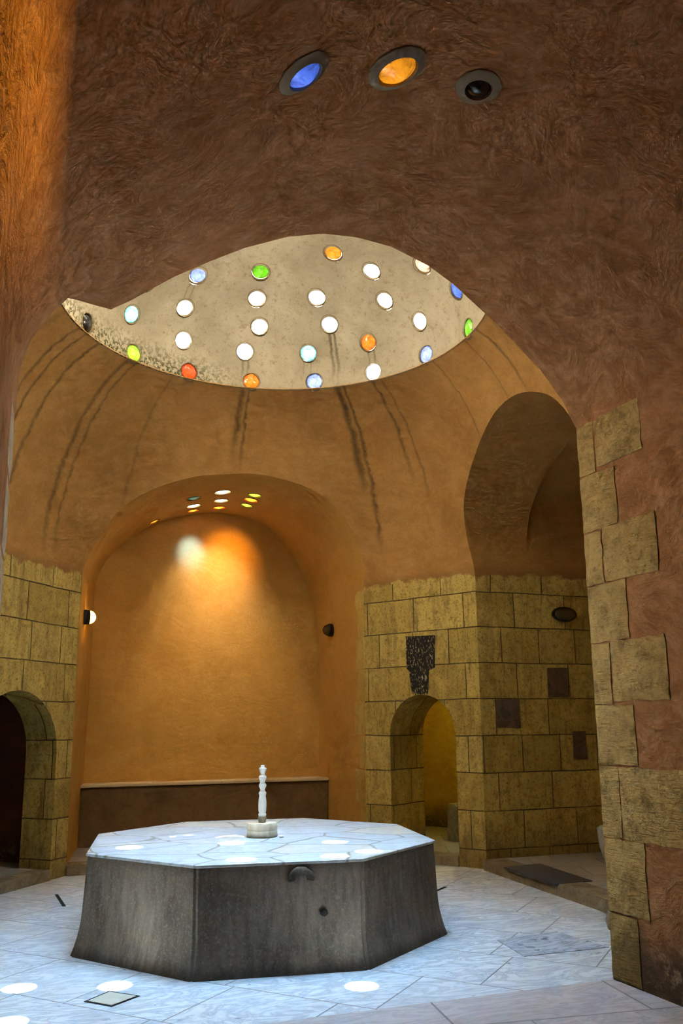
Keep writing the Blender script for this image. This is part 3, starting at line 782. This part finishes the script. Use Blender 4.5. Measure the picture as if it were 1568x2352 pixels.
for i, (p, n, r, kind, near) in enumerate(SPOTS):
    if near: skylight(p, n, r, mat_glass(kind, {'blue': 1.0, 'amber': 1.15, 'dark': 0.0}[kind], r * 1.1), NEAR_LAB[i], 'glass skylights of the near vault', .05, -.012, M_GREYM, .45)
    else: skylight(p, n, r, mat_glass(kind, NB_GLOW[kind], r * 1.02), NICHE_LAB[i - 3], 'glass skylights of the niche vault', .012, .015)

# ------------------------------------------------------------------ quoin stones on the near right wall and the left jamb
def stone_block(bm, m, u0, u1, z0, z1, proud, rnd, inset=.006):
    u0 += inset; u1 -= inset; z0 += inset; z1 -= inset
    nu = max(2, int((u1 - u0) / .06)); nz = max(2, int((z1 - z0) / .06)); grid = []
    for j in range(nz + 1):
        row = []
        for i in range(nu + 1):
            e = min(i, nu - i, j, nz - j) == 0
            du = rnd.uniform(-.006, .006); dz = rnd.uniform(-.006, .006)
            u = u0 + (u1 - u0) * i / nu + du; z = z0 + (z1 - z0) * j / nz + dz
            row.append(bm.verts.new(m @ Vector((u, proud * (.35 if e else 1.0) + (0 if e else rnd.uniform(-.003, .003)), z))))
        grid.append(row)
    for j in range(nz):
        for i in range(nu): bm.faces.new((grid[j][i], grid[j][i + 1], grid[j + 1][i + 1], grid[j + 1][i]))
    rim = grid[0] + [r[-1] for r in grid[1:]] + grid[-1][-2::-1] + [r[0] for r in grid[-2:0:-1]]
    back = [bm.verts.new(v.co - (m.to_3x3() @ Vector((0, 1, 0))) * (proud * .35 + .02)) for v in rim]
    for i in range(len(rim)):
        j = (i + 1) % len(rim); bm.faces.new((rim[i], back[i], back[j], rim[j]))
def quoins(name, origin, along, normal, rows, mat, proud=.014, seed=1):
    m = Matrix((along, normal, Vector((0, 0, 1)))).transposed().to_4x4(); m.translation = origin
    rnd = random.Random(seed); bm = bmesh.new()
    for u0, u1, z0, z1 in rows: stone_block(bm, m, u0, u1, z0, z1, proud, rnd)
    bmesh.ops.recalc_face_normals(bm, faces=bm.faces[:])
    return tag(link_mesh(name, bm, mat, None, .6), kind='structure')
al = Vector((.047, -1, 0)).normalized(); nl = Vector((-1, -.047, 0)).normalized()
quoins('trim_5', Vector((1.64, -2.07, 0)), al, nl,
       [(0, .17, 3.08, 3.44), (.17, .60, 3.10, 3.46), (0, .345, 2.70, 3.08), (0, .18, 2.35, 2.70), (.18, .66, 2.35, 2.71), (0, .37, 1.98, 2.35), (0, .18, 1.60, 1.98), (.18, .66, 1.61, 1.99), (0, .36, 1.235, 1.60),
        (0, .18, .81, 1.235), (.18, .72, .81, 1.235), (0, .36, .38, .81), (0, .26, .0, .38)], M_QUOIN)
quoins('trim_6', Vector((-1.883, -2.07, 0)), Vector((0, -1, 0)), Vector((1, 0, 0)),
       [(0, .30, 3.12, 3.40), (0, .42, 2.74, 3.10), (0, .32, 2.34, 2.72), (0, .60, 1.98, 2.32), (0, .34, 1.6, 1.96), (0, .60, 1.2, 1.58), (0, .34, .8, 1.18), (0, .6, .4, .78), (0, .34, 0, .38)], M_PALEQ, .012, 5)
# quoins on the right jamb of the niche
quoins('trim_7', Vector((1.998, 2.91, 0)), Vector((-.04 / 1.66, 1, 0)).normalized(), Vector((-1, -.024, 0)).normalized(),
       [(0, .30, 2.86, 3.10), (0, .20, 2.52, 2.86), (0, .27, 2.14, 2.52), (0, .20, 1.75, 2.14), (0, .32, 1.36, 1.75), (0, .18, .97, 1.36), (0, .32, .58, .97), (0, .18, .10, .58)],
       mat_stone('golden_limestone', LIME1, LIME2, 1.0, .9, .5), .008, 9)

# ------------------------------------------------------------------ dark inlaid stones
def slab_thing(name, m, outline, proud, mat, label, cat, group):
    bm = bmesh.new()
    f = [bm.verts.new(m @ Vector((u, proud, z))) for u, z in outline]; b = [bm.verts.new(m @ Vector((u, -.02, z))) for u, z in outline]
    bm.faces.new(f); bm.faces.new(b[::-1])
    for i in range(len(f)): j = (i + 1) % len(f); bm.faces.new((f[i], b[i], b[j], f[j]))
    bmesh.ops.recalc_face_normals(bm, faces=bm.faces[:])
    bmesh.ops.bevel(bm, geom=[e for e in bm.edges], offset=.003, segments=1, affect='EDGES')
    return tag(link_mesh(name, bm, mat), label, cat, group)
mne = Matrix((NE_E, -NE_N, Vector((0, 0, 1)))).transposed().to_4x4(); mne.translation = NE_A
slab_thing('inlaid_stone', mne, [(.672, 1.825), (.70, 1.835), (.80, 1.815), (.865, 1.83), (.885, 1.81), (.905, 2.08), (.985, 2.11), (.995, 2.475), (.605, 2.485), (.605, 2.12), (.635, 2.08)], .006, M_BASALT,
           'black flecked T-shaped stone set above the small arched doorway', 'stone', 'dark stones set in the walls')
mE = Matrix((Vector((1, 0, 0)), Vector((0, -1, 0)), Vector((0, 0, 1)))).transposed().to_4x4(); mE.translation = Vector((0, 1.61, 0))
for (u0, u1, z0, z1), lab in zip([(3.02, 3.31, 1.44, 1.74), (3.69, 3.95, 1.77, 2.09), (3.97, 4.14, 1.09, 1.39)],
                                 ['reddish brown pitted stone low in the shaded right wall, left of the others', 'dark pitted square stone in the shaded right wall below the dark lamp', 'small brown pitted stone in the shaded right wall beside the near pillar']):
    r3 = random.Random(u0)
    ol = [(u0 + r3.uniform(-.01, .01), z0 + r3.uniform(-.01, .01)), (u1 + r3.uniform(-.01, .01), z0), (u1, z1 + r3.uniform(-.01, .01)), (u0 + r3.uniform(-.01, .01), z1)]
    slab_thing('inlaid_stone', mE, ol, .008, M_BROWNSTONE, lab, 'stone', 'dark stones set in the walls')

# ------------------------------------------------------------------ fountain
PHI = -.139
fo = empty('fountain', (0, 0, 0)); fo.rotation_euler = (0, 0, PHI)
tag(fo, 'large octagonal fountain with dark cement sides and a white marble top', 'fountain')
def octa(a, sr, z):
    s = a * sr
    return [(-s, -a, z), (s, -a, z), (a, -s, z), (a, s, z), (s, a, z), (-s, a, z), (-a, s, z), (-a, -s, z)]
rings = []
for k in range(13):
    t = k / 12; z = .632 * t
    fl = 1.235 + .037 * (1 - t) ** 1.0 + .045 * max(0, 1 - t * 2.4) ** 2
    rings.append(octa(fl - .004, .414 + .016 * t, z))
b = loft(rings)
be = [e for e in b.edges if abs(e.verts[0].co.z - e.verts[1].co.z) > .02]
bmesh.ops.bevel(b, geom=be, offset=.018, segments=2, affect='EDGES')
link_mesh('fountain_body', b, M_CEMENT, fo, math.radians(22))
b = loft([octa(1.237, .43, .630), octa(1.240, .43, .634), octa(1.240, .43, .646), octa(1.234, .43, .650)])
link_mesh('marble_top', b, M_CRAZY, fo, math.radians(20))
# broken spout stub on the front face
b = bmesh.new(); r3 = random.Random(12); rg = []
for i in range(13):
    a = math.radians(-12 + 204 * i / 12); k = 1 + .15 * r3.uniform(-1, 1); ring_ = []
    for j in range(10):
        t = 2 * PI * j / 10; rr = .052 + .021 * k * math.cos(t)
        ring_.append(b.verts.new((rr * math.cos(a) * 1.15, .024 * k * math.sin(t), rr * math.sin(a))))
    rg.append(ring_)
for p, q in zip(rg, rg[1:]):
    for j in range(10): b.faces.new((p[j], p[(j + 1) % 10], q[(j + 1) % 10], q[j]))
b.faces.new(rg[0]); b.faces.new(rg[-1][::-1]); bmesh.ops.recalc_face_normals(b, faces=b.faces[:])
o = link_mesh('spout_stub', b, M_CEMENT, fo, 1.0); o.location = (.13, -1.247, .545)
b = bmesh.new(); bmesh.ops.create_icosphere(b, subdivisions=3, radius=1.0)
for v in b.verts: v.co = Vector((v.co.x * .026, v.co.y * .007, v.co.z * .022)) * (1 + .3 * (r3.random() - .5))
o = link_mesh('smudge_stain', b, M_JOINT, fo, 1.2); o.location = (.27, -1.262, .34)  # flat dark blob that stands for a smudgy stain

# pedestal and turned marble jet
pd = empty('fountain_jet', (.02, .01, .65)); tag(pd, 'slim turned white marble jet on a round pale drum on the fountain top', 'fountain jet')
def drum(z0, z1, r0, r1, name, seed):
    prof = [(r0 * .97, z0), (r0, z0 + .008), ((r0 + r1) / 2, (z0 + z1) / 2), (r1, z1 - .006), (r1 * .97, z1)]
    b = lathe(prof, 40); rr = random.Random(seed)
    for v in b.verts: v.co.x *= 1 + .012 * rr.uniform(-1, 1); v.co.y *= 1 + .012 * rr.uniform(-1, 1)
    link_mesh(name, b, M_PED, pd, .7)
drum(0, .053, .120, .119, 'lower_drum', 1); drum(.0545, .105, .118, .116, 'upper_drum', 2)
Z0 = .105
b = lathe([(.024, Z0), (.029, Z0 + .004), (.031, Z0 + .02), (.031, Z0 + .042), (.028, Z0 + .046)], 20)
link_mesh('socket', b, M_GREYM, pd, .6)
px = lambda y: Z0 + .046 + (1515 - y) / (1515 - 255) * .385
prof = [(.026, 1515), (.030, 1490), (.031, 1465), (.028, 1440), (.026, 1430), (.030, 1380), (.0315, 1250), (.031, 1150), (.028, 1070), (.025, 1010), (.028, 985), (.030, 955), (.029, 930), (.024, 905), (.019, 890), (.0185, 850), (.022, 825),
        (.028, 790), (.0305, 755), (.029, 725), (.022, 700), (.0185, 690), (.0185, 655), (.022, 630), (.027, 600), (.0305, 560), (.029, 530), (.022, 505), (.0175, 495), (.0175, 460), (.021, 430), (.027, 390), (.0305, 350), (.029, 325), (.018, 315), (.016, 305), (.016, 270), (.013, 255)]
b = lathe([(r, px(y)) for r, y in prof], 24)
link_mesh('turned_jet', b, M_MARBLE, pd, .6)
bb = bmesh.new(); bmesh.ops.create_icosphere(bb, subdivisions=2, radius=1)
for v in bb.verts: v.co = Vector((v.co.x * .022, v.co.y * .014, v.co.z * .009)) * (1 + .3 * (r3.random() - .5))
o = link_mesh('stone_chip', bb, M_MARBLE, None, 1.0); o.location = (.145, -.095, .657); tag(o, 'small white marble chip lying beside the stone drum on the fountain top', 'stone chip')

# ------------------------------------------------------------------ bench in the niche
be_ = empty('bench', (.45, 4.38, .10)); tag(be_, 'long low bench with a pale stone seat along the back wall of the niche', 'bench')
def bench_part(name, y0, z0, z1, mat, ov):
    b = bmesh.new()
    xl = lambda y: -1.30 + (y - 2.91) * .21 / 1.66 ; xr = lambda y: 2.0 - (y - 2.91) * .04 / 1.66
    ps = [(xl(y0) + .005, y0), (xr(y0) - .005, y0), (xr(4.565) - .005, 4.565), (xl(4.565) + .005, 4.565)]
    lo = [b.verts.new((x - .45, y - 4.38, z0 - .10)) for x, y in ps]; hi = [b.verts.new((x - .45, y - 4.38, z1 - .10)) for x, y in ps]
    b.faces.new(lo[::-1]); b.faces.new(hi)
    for i in range(4): j = (i + 1) % 4; b.faces.new((lo[i], lo[j], hi[j], hi[i]))
    bmesh.ops.bevel(b, geom=b.edges[:], offset=.006, segments=2, affect='EDGES')
    link_mesh(name, b, mat, be_, .6)
bench_part('base', 4.20, .10, .775, M_BENCH, 0); bench_part('seat_slab', 4.17, .777, .81, M_SLAB, .03)

# ------------------------------------------------------------------ bulkhead lamps
def lamp(loc, out, label, lit, rx=.085, rz=.085, deep=1.0):
    """round or oval bulkhead: out = direction off the wall"""
    o = empty('wall_lamp', loc)
    up = Vector((0, 0, 1)); side = up.cross(out).normalized()
    m = Matrix((side, up, out)).transposed().to_4x4(); m.translation = loc; o.matrix_world = m
    tag(o, label, 'lamp', 'bulkhead wall lamps')
    def ob(profile, name, mat):
        b = lathe(profile, 32)
        for v in b.verts: v.co.x *= rx; v.co.y *= rz; v.co.z *= deep
        return link_mesh(name, b, mat, o, .6)
    ob([(1.0, 0), (1.02, .012), (1.02, .035), (.98, .045), (.9, .048)], 'base', M_IRON)
    ob([(.97, .048), (1.0, .052), (1.0, .064), (.93, .070), (.86, .066)], 'clamp_ring', M_IRON)
    gp = [(.88 * math.cos(t * PI / 2 / 8), .066 + .075 * math.sin(t * PI / 2 / 8)) for t in range(8)] + [(.04, .141)]
    gm = mat_lit if lit else mat_unlit
    ob(gp, 'glass_cover', gm)
    return o
def mk_lit(glow, col=(1.0, .48, .05, 1)):
    T = NT('lit_lamp_glass'); em = T.n('ShaderNodeEmission'); em.inputs[0].default_value = col; em.inputs[1].default_value = glow
    return T.done(em.outputs[0])
mat_lit = mk_lit(45.0); mat_strip = mk_lit(1000.0, (1.0, .56, .06, 1))
T = NT('dusty_lamp_glass'); mat_unlit = T.done(T.bsdf((.05, .036, .016, 1), .25, None, .5))
lamp(Vector((-1.235, 3.42, 2.72)), Vector((1, .126, 0)).normalized(), 'lit round lamp on the left jamb of the niche', True)
lamp(Vector((1.974, 3.99, 2.715)), Vector((-1, -.024, 0)).normalized(), 'unlit round lamp on the right jamb of the niche', False)
lamp(Vector((3.945, 1.608, 2.70)), Vector((0, -1, 0)), 'dark oval lamp on the shaded right wall beside the near pillar', False, .155, .085, .5)
# a hooded strip lamp on the near left wall, just outside the picture, lights the haunch of the vault above it
st = empty('strip_lamp', (-1.878, -4.38, 1.95)); tag(st, 'hooded warm strip lamp on the near left wall, just outside the picture', 'lamp')
b = lathe([(.011, 0), (.012, .005), (.012, .795), (.011, .8)], 12); o = link_mesh('tube', b, mat_strip, st, .8); o.rotation_euler = (PI / 2, 0, 0); o.location = (.012, .40, 0)
b = bmesh.new(); box_bm(b, .040, .044, -.45, .45, -.03, .33); box_bm(b, -.003, .044, -.45, .45, -.034, -.03); box_bm(b, -.003, .0395, .446, .45, -.03, .34); o = link_mesh('hood', b, M_IRON, st)  # unseen hood and end plate, shaped to trim the light on the vault

# shafts of daylight that come down through the niche skylights
def shaft(loc, to, col, watts, deg, rad=.06):
    l = bpy.data.lights.new('daylight_shaft', 'SPOT'); l.energy = watts; l.color = col; l.spot_size = math.radians(deg); l.spot_blend = 1.0; l.shadow_soft_size = rad
    o = bpy.data.objects.new('daylight_shaft', l); COL.objects.link(o); o.location = loc
    o.rotation_euler = (Vector(to) - Vector(loc)).to_track_quat('-Z', 'Y').to_euler()
shaft((.12, 4.02, 4.17), (.16, 4.57, 3.78), (.16, .36, 1.0), 150, 38)
shaft((.72, 3.72, 4.21), (.66, 4.57, 3.70), (1.0, .42, .03), 85, 60)
shaft((.42, 3.80, 4.24), (.46, 4.57, 2.95), (1.0, .80, .66), 140, 76)
shaft((.36, 3.46, 4.24), (.50, 4.57, 1.7), (1.0, .64, .24), 95, 62)

# skylight in the little room behind the right doorway
cellp = NE_A + NE_E * .55 + NE_N * 1.45 + Vector((0, 0, 2.585))
skylight(cellp, Vector((0, 0, 1)), .16, mat_glass('yellowgreen', 110.0, .16), 'round yellow green skylight in the ceiling of the small room behind the doorway', 'skylight of the small room', .03, -.01)
cellq = NW_A + NW_E * 1.2 + NW_N * 1.3 + Vector((0, 0, 2.585))
skylight(cellq, Vector((0, 0, 1)), .10, mat_glass('warm', 3.0, .1), 'round dim amber skylight in the ceiling of the dark left room', 'skylight of the left room', .03, -.01)

# ------------------------------------------------------------------ small stones and floor pieces
def rough_lathe(profile, seg, amp, seed):
    b = lathe(profile, seg); rr = random.Random(seed)
    for v in b.verts:
        k = 1 + amp * rr.uniform(-1, 1); v.co.x *= k; v.co.y *= k
    return b
o = link_mesh('stone_stub', rough_lathe([(.15, 0), (.16, .05), (.15, .2), (.155, .33), (.15, .40), (.13, .425)], 20, .04, 4), M_MOSSY, None, .9)
o.location = (3.27, 3.05, .10); tag(o, 'mossy round stone stub standing inside the right doorway', 'stone stub')
o = link_mesh('stone_basin', rough_lathe([(.13, 0), (.14, .06), (.11, .14), (.09, .26), (.11, .36), (.12, .42), (.10, .45), (.125, .50), (.15, .58), (.158, .64), (.158, .71), (.145, .72), (.11, .69), (.05, .63)], 28, .02, 8), M_CARVED, None, .7)
o.location = (2.50, -1.07, .0); tag(o, 'carved grey marble basin on a baluster foot peeping out behind the near right pillar', 'basin')

def flat_slab(name, pts, z0, z1, mat, kind=None):
    b = bmesh.new()
    lo = [b.verts.new((x, y, z0)) for x, y in pts]; hi = [b.verts.new((x, y, z1)) for x, y in pts]
    b.faces.new(lo[::-1]); b.faces.new(hi)
    for i in range(len(pts)): j = (i + 1) % len(pts); b.faces.new((lo[i], lo[j], hi[j], hi[i]))
    bmesh.ops.recalc_face_normals(b, faces=b.faces[:])
    return link_mesh(name, b, mat)
o = flat_slab('floor_slab', [(1.46, -1.01), (1.98, -.96), (2.06, -1.46), (1.41, -1.45)], -.01, .004, M_VEINED); tag(o, 'blue grey veined marble slab set in the floor beside the near right pillar', 'floor slab')
o = flat_slab('floor_slab', [(2.74, 1.10), (3.17, 1.13), (3.08, .14), (2.69, .13)], .09, .108, M_DARKSLAB); tag(o, 'dark slate slab on the raised step in the right bay', 'floor slab')
dr = empty('drain_cover', (-1.19, -1.37, 0)); tag(dr, 'small diamond shaped marble drain cover with black joints in front of the fountain', 'drain cover')
D = [(-1.33, -1.37), (-1.19, -1.23), (-1.04, -1.38), (-1.20, -1.51)]
def ringpoly(k): return [(-1.19 + (x + 1.19) * k + 1.19, -1.37 + (y + 1.37) * k + 1.37) for x, y in D]
def part_slab(name, pts, z0, z1, mat, par):
    o = flat_slab(name, pts, z0, z1, mat); o.parent = par; return o
part_slab('joint', ringpoly(1.06), -.01, .002, M_JOINT, dr); part_slab('cover', ringpoly(.90), -.01, .004, mat_floor('cream_marble', (.66, .64, .52), (.5, .48, .4), .8, 9, 9, 0, 0, .35), dr)
for (a, b_), lab in zip([((-1.41, 1.91), (-1.36, 1.34)), ((1.85, .77), (2.01, .91))], ['long black slot in the floor left of the fountain', 'short black slot in the floor right of the fountain']):
    a = Vector(a); b_ = Vector(b_); e = (b_ - a).normalized(); n = Vector((-e.y, e.x)) * .014
    o = flat_slab('floor_slot', [tuple(a - n), tuple(b_ - n), tuple(b_ + n), tuple(a + n)], -.01, .003, M_JOINT); tag(o, lab, 'floor slot', 'black floor slots')
